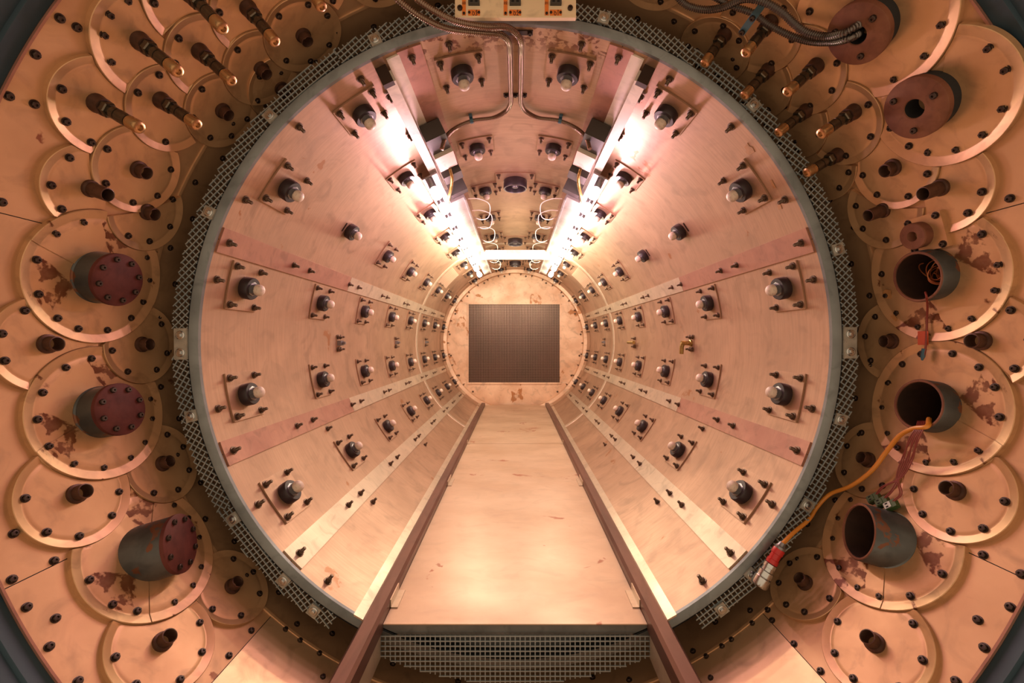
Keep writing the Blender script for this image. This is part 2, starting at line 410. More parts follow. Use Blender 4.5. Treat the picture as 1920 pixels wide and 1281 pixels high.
def rail(sx, label):
    t = thing('track_rail', label, 'rail')
    x0, x1 = sorted((sx * 0.1755, sx * 0.199)); c = 0.004
    b = MB(); P = [(x0, -0.384), (x1, -0.384), (x1, -0.360 - c), (x1 - c, -0.360), (x0 + c, -0.360), (x0, -0.360 - c)]
    ya, yb = 0.36, YB - 0.035; n = len(P)
    b.add([(x, ya, z) for x, z in P] + [(x, yb, z) for x, z in P], [tuple(range(n)), tuple(range(2 * n - 1, n - 1, -1))] + [(i, i + n, (i + 1) % n + n, (i + 1) % n) for i in range(n)])
    b.build('rail_tube', 'rail', t, 0)
    # pale upright flange outside the tube, only inside the tunnel
    fa = sx * 0.2005; fb = sx * 0.2125
    b = MB(); q = [(fa, -0.3665), (fb, -0.3595), (fb, -0.362), (fa, -0.369)]
    b.add([(x, Y1 - 0.004, z) for x, z in q] + [(x, yb, z) for x, z in q], [(0, 1, 2, 3), (7, 6, 5, 4)] + [(i, (i + 1) % 4, (i + 1) % 4 + 4, i + 4) for i in range(4)])
    b.build('side_flange', 'strip_b', t, 0)
    x0, x1 = sorted((sx * 0.1765, sx * 0.197))
    MB().box(x0, x1, 0.36, Y1 - 0.006, -0.416, -0.3845).build('support_beam', 'strip_b', t, 0)
    return t
rail(-1, 'dark brown track rail along the floor edge away from the orange cable')
rail(1, 'dark brown track rail along the floor edge on the orange cable side')

# ================================================================ STRUCTURE: vessel wall around the mouth
wv = struct('wall_outer')
YE = 0.600
# ---- cover plates: (key, pixel centre, tangential radius px, kind)
DISCS = [
 # overlap order: later entries lie on top
 ('D22', 432, 1103, 73, 'pipe'), ('D23', 301, 1207, 97, 'pipe'), ('D21', 277, 1037, 127, 'capped_long'), ('D19', 301, 871, 74, 'pipe'), ('D20', 139, 928, 98, 'pipe'),
 ('D16', 84, 645, 91, 'pipe'), ('D18', 187, 774, 125, 'capped'), ('D17', 262, 646, 74, 'pipe'), ('D13', 165, 352, 82, 'pipe_long'), ('D15', 182, 519, 125, 'capped'),
 ('D14', 272, 396, 74, 'pipe'), ('D2', 193, 200, 91, 'rod'), ('D12', 256, 316, 82, 'pipe'), ('D1', 287, 84, 106, 'rod'), ('D9', 368, -3, 96, 'rod'), ('D4', 318, 202, 82, 'rod'),
 ('D3', 389, 106, 80, 'rod'), ('D5', 414, 205, 73, 'pipe'), ('D11', 572, -25, 76, 'rod_s'), ('D10', 471, 26, 78, 'rod'), ('D6', 487, 126, 74, 'pipe'), ('D7', 525, 163, 66, 'pipe'), ('D8', 566, 63, 75, 'pipe'),
 ('T1', 712, -50, 66, 'pipe'), ('T2', 1227, -46, 68, 'pipe'),
 ('R14', 1513, 1096, 71, 'pipe'), ('R15', 1644, 1209, 98, 'pipe'), ('R13', 1664, 1012, 128, 'open_long'), ('R12', 1632, 864, 72, 'pipe'), ('R11', 1796, 922, 96, 'pipe'),
 ('R9', 1845, 639, 92, 'pipe'), ('R8', 1676, 640, 75, 'pipe'), ('R10', 1755, 764, 127, 'open'), ('R7', 1753, 514, 127, 'open_coil'),
 ('R4', 1768, 350, 87, 'pipe_long'), ('R5', 1660, 393, 74, 'pipe_long'), ('R3', 1678, 312, 80, 'pipe'), ('R2', 1765, 184, 126, 'flange'), ('R1', 1633, 42, 140, 'flange_hose'),
 ('R22', 1545, 308, 69, 'rod_s'), ('R21', 1577, 230, 80, 'rod_s'), ('R20', 1488, 228, 72, 'rod_s'), ('R19', 1503, 132, 86, 'rod_s'), ('R18', 1420, 155, 71, 'rod_s'), ('R17', 1425, 60, 80, 'rod_s'), ('R16', 1342, 92, 68, 'rod_s'),
]
# D17 lies over D18 but under D15; the list order above already says so
SIDE_A = 'side away from the orange cable'; SIDE_B = 'orange cable side'
LAB = {
 'D22': 'small round steel cover with short pipe between the longest capped stub and the mesh ring',
 'D23': 'round steel cover with short pipe under the longest rust-capped stub',
 'D21': 'large round steel cover with the longest rust-red capped stub leaning into the tunnel',
 'D19': 'small round steel cover with short pipe between the longest and the glue-smeared capped stubs',
 'D20': 'round steel cover with bluish short pipe overlapping the cover of the longest capped stub',
 'D16': 'round steel cover with pipe tucked under two large capped stub covers, outer side',
 'D18': 'large round cover with rust-capped stub ringed by brown glue, next to the longest stub',
 'D17': 'small round steel cover with pipe wedged between two capped stubs and the mesh ring',
 'D13': 'round steel cover with a slanting long thin pipe above the capped stubs',
 'D15': 'large round cover with maroon capped stub, furthest of the capped three from the floor',
 'D14': 'small round cover with short pipe overlapping the upper maroon capped stub cover',
 'D12': 'round cover with short pipe between the probes and the slanting long thin pipe',
 'D5': 'small round cover with short pipe between two probe covers and the mesh ring',
 'D6': 'round cover with pipe at its rim amid the long brass-tipped probes',
 'D7': 'smallest round cover by the mesh ring, partly shaded, with a dark pipe',
 'D8': 'round cover with short dark pipe in the shade, uppermost beside long probes',
 'T1': 'round cover plate behind the two conduits near the numbered connector panel',
 'T2': 'round cover plate between the numbered connector panel and the short probes',
 'R14': 'small round steel cover with short pipe beside the red and nickel connector',
 'R15': 'round steel cover with short pipe under the long open stub',
 'R13': 'large round steel cover with the long open grey stub leaning into the tunnel',
 'R12': 'small round steel cover with short pipe crossed by the orange cable',
 'R11': 'round steel cover with short pipe outside the green plugs',
 'R9': 'round steel cover with pipe outside the two open stubs that face the tunnel',
 'R8': 'small round cover with pipe between the mesh ring and the red tape',
 'R10': 'large round cover with open stub from which the orange cable comes',
 'R7': 'large round cover with open stub holding coils of copper wire',
 'R4': 'round steel cover with slanting pipe at its edge under the holed rust flange',
 'R5': 'small round steel cover with slanting pipe above the little holed rust flange',
 'R3': 'round steel cover with central short pipe next to the holed rust flange',
 'R2': 'large round cover with empty holed rust-brown flange',
 'R1': 'large round cover with rust-brown flange into which the conduits run',
 'D1': 'largest of the round covers that carry a long brass-tipped probe',
 'D2': 'long-probe round cover nearest the slanting long thin pipe and the blue edge',
 'D4': 'long-probe round cover touching both the largest long-probe cover and a short-pipe cover below',
 'D3': 'long-probe round cover in the middle of the long-probe cluster',
 'D9': 'long-probe round cover overlapping the rim of the largest long-probe cover',
 'D10': 'long-probe round cover next to the shaded short dark pipe cover',
 'D11': 'round cover with short probe between the long probes and the lamp conduits',
 'R16': 'short-probe round cover, first along the mesh ring counting from the numbered panel',
 'R18': 'short-probe round cover, second along the mesh ring counting from the numbered panel',
 'R20': 'short-probe round cover, third along the mesh ring counting from the numbered panel',
 'R22': 'short-probe round cover, fourth along the mesh ring counting from the numbered panel',
 'R17': 'short-probe round cover lying under the strapped flange conduits',
 'R19': 'largest round cover with a short probe, overlapping the conduit flange cover',
 'R21': 'short-probe round cover beside the empty holed rust flange',
}
GRP = {'rod': ('round steel cover carrying a long brass-tipped probe, side away from the orange cable', 'covers with long probes'),
       'rod_s': ('round steel cover carrying a short brass-tipped probe by the mesh ring', 'covers with short probes')}
geo = {}
for (kname, px, py, rp, kind) in DISCS:
    a, r = polar(px, py); geo[kname] = (a, F * RW / r, RW * rp / r)
def unroll(key, other):
    a, y, rho = geo[key]; a2, y2, rho2 = geo[other]
    da = (a2 - a + PI) % (2 * PI) - PI
    return da * RW, y2 - y, rho2
def profile(rho, big):
    bw = 0.0098 if big else 0.0082
    return [(0.0, 0.0024), (rho - bw * 1.18, 0.0024), (rho - bw * 1.05, 0.0021), (rho - bw * 0.92, 0.0024), (rho - bw * 0.16, 0.0044), (rho - bw * 0.06, 0.0046), (rho, 0.0042)]
def hprof(P, x):
    for (x0, h0), (x1, h1) in zip(P, P[1:]):
        if x <= x1: return h0 + (h1 - h0) * (x - x0) / max(1e-9, x1 - x0)
    return P[-1][1]
def clip_radius(key, th, rho, above):
    dx, dy = math.cos(th), math.sin(th); best = rho
    for (cx, cy, cr) in above:
        cr = cr + 0.0004
        bq = dx * cx + dy * cy; cc = cx * cx + cy * cy - cr * cr; disc = bq * bq - cc
        if disc > 0 and cc > 0:
            t = bq - math.sqrt(disc)
            if 0 < t < best: best = t
    return best
def plate_mesh(key, rho, P, above, th0, th1, n, rin, lift, m):
    b = MB(); rows = []; ths = [th0 + (th1 - th0) * i / n for i in range(n + 1)]
    radii = [max(rin, 0.0005)] + [rho * f for f in (0.35, 0.6, 0.75)] + [p[0] for p in P[1:]]
    radii = sorted(q for q in radii if q >= max(rin, 0.0005)); full = abs(th1 - th0 - 2 * PI) < 1e-6
    vs_ = []
    for th in ths:
        rm = clip_radius(key, th, rho, above); row = []
        for q in radii:
            x = min(q, rm); row.append(len(vs_)); vs_.append(surf(RW, x * math.cos(th), x * math.sin(th), hprof(P, x) + lift))
        row.append(len(vs_)); x = rm; vs_.append(surf(RW, x * math.cos(th), x * math.sin(th), 0.0))
        rows.append(row)
    fs = []
    for a_, b_ in zip(rows, rows[1:]):
        for i in range(len(a_) - 1): fs.append((a_[i], a_[i + 1], b_[i + 1], b_[i]))
    b.add(vs_, fs); return b
pipe_me = MB().lathe([(0.0100, 0.0), (0.0098, 0.0022), (0.0078, 0.0030), (0.0076, 0.0105), (0.0066, 0.0108), (0.0062, 0.0100), (0.0062, -0.012), (0, -0.012)], 22).mesh('pipe', 'pipe', 40)
pipel_me = MB().lathe([(0.0092, 0.0), (0.0090, 0.0022), (0.0074, 0.0030), (0.0072, 0.020), (0.0064, 0.0203), (0.0060, 0.0195), (0.0060, -0.012), (0, -0.012)], 22).mesh('pipe', 'pipe', 40)
def rod_meshes(L):
    b0 = MB().lathe([(0.0095, 0), (0.0095, 0.002), (0.0086, 0.0035), (0.0086, 0.010), (0.005, 0.0105)], 20).mesh('rod_base', 'pipe', 40)
    b1 = MB().lathe([(0.0070, 0.0105), (0.0080, 0.0112), (0.0080, 0.0155), (0.0070, 0.0165), (0.0045, 0.0165)], 6).mesh('hex_nut', 'rod', 30)
    s = 0.0165; b2 = MB().lathe([(0.0048, s), (0.0048, s + .003), (0.0062, s + .0035), (0.0062, s + .008), (0.0054, s + .0083), (0.0054, s + .0090), (0.0064, s + .0094), (0.0064, L - .013), (0.0056, L - .0127), (0.0056, L - .0120), (0.0066, L - .0117)], 20).mesh('rod', 'rod', 40)
    b3 = MB().lathe([(0.0066, L - .0117), (0.0067, L - .003), (0.0062, L - .001), (0.0048, L - .0002), (0.0030, L), (0.0026, L - .002), (0, L - .002)], 20).mesh('brass_tip', 'brass', 40)
    return b0, b1, b2, b3
RODL = rod_meshes(0.050); RODS = rod_meshes(0.0476)
TIPS = {'D1': (335, 135), 'D2': (263, 240), 'D3': (436, 153), 'D4': (371, 235), 'D9': (419, 55), 'D10': (517, 80), 'D11': (604, 15),
        'R16': (1320, 121), 'R18': (1394, 181), 'R20': (1458, 250), 'R22': (1511, 325), 'R17': (1397, 101), 'R19': (1475, 174), 'R21': (1538, 252)}
HOLES = []
def stub_on(t, kind, a, y, key=''):
    dl = (frame(a, RW, y).to_3x3().inverted() @ Vector((0.92 * (-1 if math.cos(a) > 0 else 1), 0.24, 0.22)).normalized()).to_track_quat('Z', 'Y').to_matrix().to_4x4()
    SH = Matrix.Translation((0.004, 0.008, 0)) if key == 'R2' else Matrix.Identity(4)
    if kind in ('capped', 'capped_long'):
        lng = kind == 'capped_long'; L = 0.029 if lng else 0.021; SR = 0.0320 if lng else 0.029
        tilt = dl if lng else Matrix.Identity(4)
        st = MB().lathe([(SR, -0.024), (SR, L)] if lng else [(SR + 0.002, 0), (SR + 0.0015, 0.003), (SR, 0.004), (SR, L)], 48).build('stub_pipe', 'stub', t, 40, tilt)
        MB().lathe([(SR, L), (SR + 0.0008, L + 0.0003), (SR + 0.0008, L + 0.004), (SR, L + 0.0046), (0, L + 0.0046)], 48).build('cap', 'rust', st, 40)
        for i in range(8):
            an = 0.3 + i * PI / 4; m = Matrix.Translation(((SR - .0055) * math.cos(an), (SR - .0055) * math.sin(an), L + 0.0045))
            link('cap_bolt', cap_bolt, st, m)
    elif kind.startswith('open'):
        lng = kind == 'open_long'; L = 0.029 if lng else 0.021; SR = 0.0320 if lng else 0.029
        tilt = dl if lng else Matrix.Identity(4)
        st = MB().lathe([(SR, -0.03), (SR, L - 0.001), (SR - 0.0006, L)], 48).build('stub_pipe', 'stub', t, 40, tilt)
        MB().lathe([(SR - 0.0004, L - 0.0002), (SR - 0.0012, L + 0.0004), (SR - 0.0030, L + 0.0002), (SR - 0.0034, L - 0.001)], 48).build('lip', 'rust2', st, 40)
        MB().lathe([(SR - 0.0034, L - 0.001), (SR - 0.0034, -0.075), (0, -0.075)], 48).build('bore', 'bore', st, 40)
    else:
        L = 0.014; SR = 0.029
        st = MB().lathe([(SR - 0.001, 0), (SR - 0.001, L)], 48).build('stub_pipe', 'dark', t, 40, SH)
        MB().lathe([(SR - 0.001, L), (SR + 0.001, L), (SR + 0.001, L + 0.005), (SR, L + 0.0058), (0.0098, L + 0.0058), (0.0092, L + 0.005)], 48).build('flange', 'rust2', st, 40)
        MB().lathe([(0.0092, L + 0.005), (0.0092, L - 0.013), (0, L - 0.013)], 32).build('bore', 'black', st, 40)  # flat black colour stands in for the shade inside the hole
        for i in range(3):
            an = 0.6 + i * 2 * PI / 3; m = Matrix.Translation((0.021 * math.cos(an), 0.021 * math.sin(an), L + 0.0056))
            link('cap_bolt', cap_bolt, st, m)
cap_bolt = MB().lathe([(0.0032, 0), (0.0032, 0.0022), (0.0026, 0.0028), (0.0012, 0.0028), (0.0010, 0.0018), (0, 0.0018)], 8).mesh('cap_bolt', 'bolt', 30)
for idx, (key, px, py, rp, kind) in enumerate(DISCS):
    a, y, rho = geo[key]
    lab = LAB[key]; grp = GRP[kind][1] if kind in GRP else 'round cover plates on the vessel wall'
    t = thing('cover_plate', lab, 'cover plate', grp, frame(a, RW, y))
    bpy.context.view_layer.update() if False else None
    above = [unroll(key, o[0]) for o in DISCS[idx + 1:]]
    above = [q for q in above if math.hypot(q[0], q[1]) < rho + q[2]]
    big = rp > 105
    P = profile(rho, big)
    rin = {'open': 0.0275, 'open_coil': 0.0275, 'open_long': 0.0330}.get(kind, 0.0)
    m = 'disc_glue' if kind in ('capped', 'open', 'open_coil', 'capped_long', 'open_long') else 'disc'
    if big:
        sp = {'D15': 2.95, 'D18': 0.2, 'D21': 0.5, 'R7': 0.15, 'R10': -0.2, 'R13': -0.6, 'R1': 0.6, 'R2': 0.45}.get(key, 0.3) + a - PI / 2
        for h_, lift in ((0, 0.0), (1, 0.0007)):
            plate_mesh(key, rho, P, above, sp + h_ * PI - (0.03 if not h_ else 0), sp + (h_ + 1) * PI + (0.03 if not h_ else 0), 72, rin, lift, m).build('half_plate', m, t, 32)
    else:
        plate_mesh(key, rho, P, above, 0, 2 * PI, 120, rin, 0.0, m).build('plate', m, t, 32)
    # bolts near the rim
    nb = {True: 13, False: 8}[big] if rp > 85 else 7
    off = random.random() * 0.6; rb = rho - (0.0135 if big else 0.0112)
    for i in range(nb):
        th = off + 2 * PI * (i + random.uniform(-.16, .16)) / nb
        u, v = rb * math.cos(th), rb * math.sin(th)
        if any(math.hypot(u - q[0], v - q[1]) < q[2] + 0.004 for q in above): continue
        mm = Matrix.Translation(surf(RW, u, v, 0.0024)) @ Matrix.Rotation(u / RW, 4, 'Y').inverted() @ Matrix.Rotation(random.random() * 3, 4, 'Z')
        link('bolt', bolt_me, t, mm)
    base = Matrix.Translation((0, 0, 0.0024))
    if kind == 'pipe':
        link('pipe', pipe_me, t, base)
    elif kind == 'pipe_long':
        link('pipe', pipel_me, t, base)
    elif kind in ('rod', 'rod_s'):
        r_ = RODL if kind == 'rod' else RODS
        ta, tr = polar(*TIPS[key]); L_ = 0.050 if kind == 'rod' else 0.0476
        ty = F * (RW - 0.0024 - L_) / tr
        o = link('probe', r_[2], t, frame(a, RW, y).inverted() @ frame(ta, RW - 0.0024, ty))
        for nm, me in (('probe_base', r_[0]), ('hex_nut', r_[1]), ('brass_tip', r_[3])): link(nm, me, o)
    else:
        stub_on(t, kind, a, y, key)
        if kind.startswith('open') : HOLES.append((a, y, 0.0300 if kind != 'open_long' else 0.0385))
# ---- wall sheets between radial seams
SEAM = [-47.7, -25, 15.2, 48, 90, 131, 166, 205.9, 228.4, 243.5, 296.5, 312.3]
def in_hole(a, y):
    for (ha, hy, hr) in HOLES:
        da = (a - ha + PI) % (2 * PI) - PI
        if math.hypot(da * RW, y - hy) < hr: return True
    return False
for s0, s1 in zip(SEAM, SEAM[1:]):
    br = (s0, s1) in ((228.4, 243.5), (296.5, 312.3))
    hol = any(abs(((h[0] - D((s0 + s1) / 2) + PI) % (2 * PI)) - PI) < D((s1 - s0) / 2 + 5) for h in HOLES)
    curved_panel(RW + 0.001, D(s0) + D(.05), D(s1) - D(.05), YN, 0.5385, 0.001 + (0.0006 if br else 0), 0.008 if hol else 0.02, in_hole if hol else None, 0.004 if hol else None).build('wall_sheet', 'bright' if br else 'wall', wv, 30)
for s0 in SEAM[:-1]:
    curved_panel(RW + 0.0025, D(s0 - 1), D(s0 + 1), YN, 0.5385, 0.001, 0.02).build('seam_light_block', 'dark', wv, 30)  # dark strips added so world light does not show through the sheet gaps
# inner strip behind the mesh ring, its bead, the closing plate
ring([(RW, 0.535), (RW - 0.0014, 0.5355), (RW - 0.0019, 0.5380), (RW - 0.0014, 0.5400), (RW - 0.0004, 0.5415), (RW - 0.0004, YE)]).build('inner_strip', 'wall', wv)
ring([(RW + 0.001, YE), (RT + 0.002, YE)]).build('closing_plate', 'dark', wv)
ring([(RW + 0.0012, YN - 0.001), (RW - 0.0012, YN - 0.0012), (RW - 0.0014, YN + 0.0006), (RW + 0.0005, YN + 0.001)]).build('edge_lip', 'strip_a', wv)
ring([(RW + 0.003, YN + 0.002), (RW + 0.003, 0.333), (RW + 0.006, 0.332), (RW + 0.006, 0.322), (RW + 0.026, 0.322), (RW + 0.026, 0.27)]).build('flange', 'blue', wv)
for i in range(64):
    a = 2 * PI * i / 64 + 0.03
    put(bolt_me, 'bolt', wv, a, RW - 0.0004, 0.5505 if i % 2 else 0.570)
for (px, py) in [(112, 34), (144, 51), (66, 102), (16, 180), (64, 195), (3, 379), (25, 1001), (101, 1052), (22, 1087), (50, 1139), (104, 1160), (92, 1213), (146, 1278), (471, 1183), (429, 1230),
                 (1844, 1041), (1916, 1077), (1895, 1139), (1834, 1163), (1846, 1215), (1793, 1278), (1448, 1164), (1489, 1208), (1539, 1259), (1787, 30), (1842, 40), (1894, 372), (1906, 185),
                 (545, 1168), (572, 1188), (606, 1214), (1433, 1137), (1404, 1161), (1367, 1193), (1349, 1205), (1320, 1224), (1333, 1272), (605, 1270)]:
    a, yy = onwall(px, py, RW)
    blocked = False
    for (ga, gy, gr_) in geo.values():
        da = (ga - a + PI) % (2 * PI) - PI
        if math.hypot(da * RW, gy - yy) < gr_ + 0.002: blocked = True
    if not blocked and yy > YN + 0.004: put(bolt_me, 'bolt', wv, a, RW, min(yy, 0.534))

# ================================================================ wire mesh ring around the mouth
mr = thing('wire_mesh_ring', 'galvanised wire mesh ring clipped round the tunnel mouth', 'mesh guard')
ym = Y1 - 0.002
RI, RO = RT + 0.0125, F and 641 * Y1 / F
def wires(a0, a1, rot, pitch=0.0066, w_=0.00068):
    b = MB(); half = 0.5; mid = D((a0 + a1) / 2); aw = D((a1 - a0) / 2)
    cxm, czm = 0.442 * math.cos(mid), 0.442 * math.sin(mid)
    reach = 0.46 * math.sin(min(aw, PI / 2)) + 0.03
    for fam in (0, 1):
        ph = D(rot) + fam * PI / 2; dx, dz = math.cos(ph), math.sin(ph); nx, nz = -dz, dx
        K = int(reach / pitch) + 1
        for kk in range(-K, K + 1):
            ox, oz = cxm + nx * kk * pitch, czm + nz * kk * pitch; run = None
            S = int(reach / 0.0011)
            for si in range(-S, S + 1):
                x, z = ox + dx * si * 0.0011, oz + dz * si * 0.0011
                r = math.hypot(x, z); an = (math.atan2(z, x) - mid + PI) % (2 * PI) - PI
                low = z < 0 and abs(x) < 0.185
                ok = abs(an) <= aw and r < RO and (r > RI if not low else z < FZ - 0.014)
                if ok and run is None: run = si
                if run is not None and (not ok or si == S):
                    if si - run > 2:
                        m = Matrix.Translation((ox + dx * (run + si - 1) / 2 * .0011, ym + (0.0005 if fam else -0.0005), oz + dz * (run + si - 1) / 2 * .0011)) @ Matrix.Rotation(-ph, 4, 'Y')
                        hl = (si - run) / 2 * .0011
                        b.box(-hl, hl, -w_, w_, -w_, w_, m)
                    run = None
    return b
for (a0, a1, rot) in [(-57, -30, 38), (-30, -2, 57), (2, 29, 47), (29, 58, -38), (58, 80, 48), (100, 122, 42), (122, 151, 40), (151, 178, 45), (182, 210, 60), (210, 237, -52), (243, 297, 0)]:
    o = wires(a0, a1, rot).build('mesh_segment', 'wire', mr, 0); o['kind'] = 'stuff'
ring([(RT + 0.0125, Y1 + 0.028), (RO - 0.004, Y1 + 0.028)]).build('backing_plate', 'dark', mr)
b = MB()
na = 40
for i in range(na):
    a_0, a_1 = D(242 + 56 * i / na), D(242 + 56 * (i + 1) / na)
    q = [Vector((RO * 0.995 * math.cos(x), Y1 + 0.02, RO * 0.995 * math.sin(x))) for x in (a_0, a_1)]
    b.add([q[0], q[1], (q[1].x, q[1].y, FZ - 0.012), (q[0].x, q[0].y, FZ - 0.012)], [(0, 1, 2, 3)])
b.build('backing_plate', 'steel', mr, 0)
clip_b = MB().box(-.0075, .0075, -.0075, .0075, 0, 0.0022).mesh('clip', 'clip', 0)
clip_l = MB().box(-.0085, .0085, -.0205, .0205, 0, 0.0025).mesh('clip', 'clip', 0)
washer = MB().lathe([(0.0058, 0.0022), (0.0058, 0.0034), (0.0046, 0.0038), (0.0046, 0.0036), (0.0030, 0.0036), (0.0028, 0.0052), (0.0016, 0.0056), (0, 0.0056)], 20).mesh('washer_screw', 'chrome', 40)
for (px, py, dbl) in [(507, 218, 0), (393, 399, 0), (341, 645, 1), (360, 780, 0), (438, 973, 0), (532, 1088, 0), (589, 1145, 0), (704, 75, 0), (1132, 35, 0), (1412, 198, 0), (1570, 468, 0), (1592, 643, 1), (1575, 787, 0), (1512, 947, 0), (1408, 1077, 0), (1352, 1142, 0)]:
    p = at(px, py, Y1 - 0.004); an = math.atan2(p.z, p.x)
    m = Matrix.Translation(p) @ Matrix.Rotation(PI / 2, 4, 'X') @ Matrix.Rotation(an, 4, 'Z')
    c = link('clip', clip_l if dbl else clip_b, mr, m)
    for dy in ((-0.0115, 0.0115) if dbl else (0,)): link('washer_screw', washer, c, Matrix.Translation((0, dy, 0)))

# ================================================================ nozzles in the tunnel
PH = 0.0355
def plate_curved(R, hx, hy, t):
    b = MB(); n = 8; vs_ = []
    for kz in (0, 1):
        for j in (-1, 1):
            for i in range(n + 1): vs_.append(surf(R, -hx + 2 * hx * i / n, hy * j, 0.0002 + t * kz))
    N_ = n + 1; fs = []
    for i in range(n):
        fs.append((2 * N_ + i, 2 * N_ + i + 1, 3 * N_ + i + 1, 3 * N_ + i))
        fs.append((i, i + 1, 2 * N_ + i + 1, 2 * N_ + i)); fs.append((N_ + i + 1, N_ + i, 3 * N_ + i, 3 * N_ + i + 1))
    fs.append((0, 2 * N_, 3 * N_, N_)); fs.append((n, N_ + n, 3 * N_ + n, 2 * N_ + n))
    b.add(vs_, fs); return b
nz_plate = plate_curved(RT, PH, PH, 0.0024).mesh('mounting_plate', 'liner', 0)
nz_collar = MB().lathe([(0.0165, 0.0), (0.0170, 0.001), (0.0170, 0.0105), (0.0160, 0.0125), (0.0100, 0.0125), (0.0095, 0.011)], 28).mesh('collar', 'collar', 40)
nz_ins = MB().lathe([(0.0112, 0.0120), (0.0112, 0.0128), (0.0085, 0.0132), (0.0085, 0.0185)], 8).mesh('insert', 'insert', 20)
nz_tip = MB().lathe([(0.0082, 0.0175), (0.0086, 0.0185), (0.0086, 0.0225), (0.0078, 0.0252), (0.0056, 0.0272), (0.0028, 0.0281), (0, 0.0283)], 22).mesh('ceramic_tip', 'tip', 50)
slit_me = MB().box(-.010, .010, -.0012, .0012, 0, .0016).mesh('slotted_lug', 'bolt', 0)
ROWS = [(101.25, 'ceiling row'), (123.75, 'row just outside the lamps'), (146.25, 'shoulder row'), (168.75, 'upper side row'), (191.25, 'lower side row'), (213.75, 'row nearest the floor')]
ORD = ['first', 'second', 'third', 'fourth', 'fifth', 'sixth', 'seventh', 'eighth']
def nozzle(deg, k_, rowname, side):
    y = 0.6215 + 0.2409 * k_
    noplate = (rowname == 'shoulder row') and (k_ == 1 or (k_ == 2 and side == 1))
    lab = 'black nozzle with pale tip, %s%s from the mouth, %s, %s' % ('without plate, ' if noplate else '', ORD[k_], rowname, 'orange-cable side' if side else 'cable-free side')
    t = thing('nozzle', lab, 'nozzle', 'nozzles lining the tunnel', frame(D(deg), RT, y))
    z = 0.0005 if noplate else 0.0026
    up = Matrix.Translation((0, 0, z))
    if not noplate:
        link('mounting_plate', nz_plate, t)
        for sx in (-1, 1):
            for sy in (-1, 1):
                u = sx * 0.0286; m = Matrix.Translation(surf(RT, u, sy * 0.0275, 0.0026)) @ Matrix.Rotation(-u / RT, 4, 'Y') @ Matrix.Rotation(random.random() * 3, 4, 'Z')
                link('stud', stud_me, t, m)
    else:
        for sy in (-1, 1): link('slotted_lug', slit_me, t, Matrix.Translation((0, sy * 0.026, 0)))
    link('collar', nz_collar, t, up); link('insert', nz_ins, t, up); link('ceramic_tip', nz_tip, t, up)
for (dg, nm) in ROWS:
    for k_ in range(8):
        nozzle(dg, k_, nm, 0); nozzle(180 - dg, k_, nm, 1)
# three wide ports in the crown
port_plate = plate_curved(RT, 0.050, 0.050, 0.0024).mesh('mounting_plate', 'liner', 0)
port_body = MB().lathe([(0.030, 0), (0.0305, 0.001), (0.0305, 0.020), (0.0295, 0.0215), (0.0265, 0.0215), (0.0255, 0.019), (0.0245, 0.010), (0.0, 0.010)], 36).mesh('port_body', 'collar', 40)
port_rim = MB().lathe([(0.0295, 0.0212), (0.0298, 0.0222), (0.0272, 0.0226), (0.0268, 0.0214)], 36).mesh('port_rim', 'insert', 40)
port_hub = MB().lathe([(0.0085, 0.0095), (0.0085, 0.016), (0.007, 0.0185), (0.003, 0.019), (0, 0.019)], 20).mesh('hub', 'insert', 40)
for i, y in enumerate((1.0645, 1.68, 2.15)):
    t = thing('wide_port', 'wide round black port with steel hub in the crown, %s from the mouth' % ORD[i], 'port', 'wide ports in the crown', frame(PI / 2, RT, y))
    link('mounting_plate', port_plate, t)
    for nm, me in (('port_body', port_body), ('port_rim', port_rim), ('hub', port_hub)): link(nm, me, t, Matrix.Translation((0, 0, .0026)))
    for sx in (-1, 1):
        for sy in (-1, 1):
            u = sx * 0.042; link('stud', stud_me, t, Matrix.Translation(surf(RT, u, sy * 0.042, 0.0026)) @ Matrix.Rotation(-u / RT, 4, 'Y'))
# small fittings at mid height
brassm = mat('brass_fitting', (0.50, 0.34, 0.12), 0.85, 0.3, 0.3, 80)
M['brassf'] = brassm
fit_plate = MB().box(-.019, .019, -.011, .011, 0, .0018).mesh('mounting_plate', 'liner', 0)
for side, dg in ((0, 180.6), (1, -0.6)):
    for i, y in enumerate((0.972, 1.434, 1.91)):
        sd = ('orange-cable side' if side else 'cable-free side')
        kind = 'brass elbow fitting' if (side and i == 0) else ('brass tee fitting' if side and i == 1 else 'small bolted steel fitting')
        t = thing('wall_fitting', '%s between side nozzle rows, %s from mouth, %s' % (kind, ORD[i], sd), 'fitting', 'fittings at mid height', frame(D(dg), RT, y))
        link('mounting_plate', fit_plate, t)
        for sx in (-1, 1):
            for sy in (-1, 1): link('stud', stud_me, t, Matrix.Translation((sx * .0145, sy * .007, .0018)))
        if side and i == 0:
            MB().lathe([(.008, .0018), (.008, .006), (.0055, .007), (.0055, .026), (0, .026)], 12).build('elbow_body', 'brassf', t)
            MB().tube([(0, 0, .022), (-.010, .002, .024), (-.026, .003, .024)], .005, 10).build('elbow_outlet', 'brassf', t)
        elif side and i == 1:
            MB().lathe([(.006, .0018), (.006, .018), (0, .018)], 12).build('tee_body', 'brassf', t)
            MB().tube([(0, -.035, .015), (0, .035, .015)], .0055, 10).build('tee_arm', 'brassf', t)
        else:
            MB().box(-.006, .006, -.009, .009, .0018, .010).build('fitting_block', 'insert', t, 0)
            MB().tube([(0, 0, .009), (0, 0, .017)], .0035, 10).build('nipple', 'insert', t)
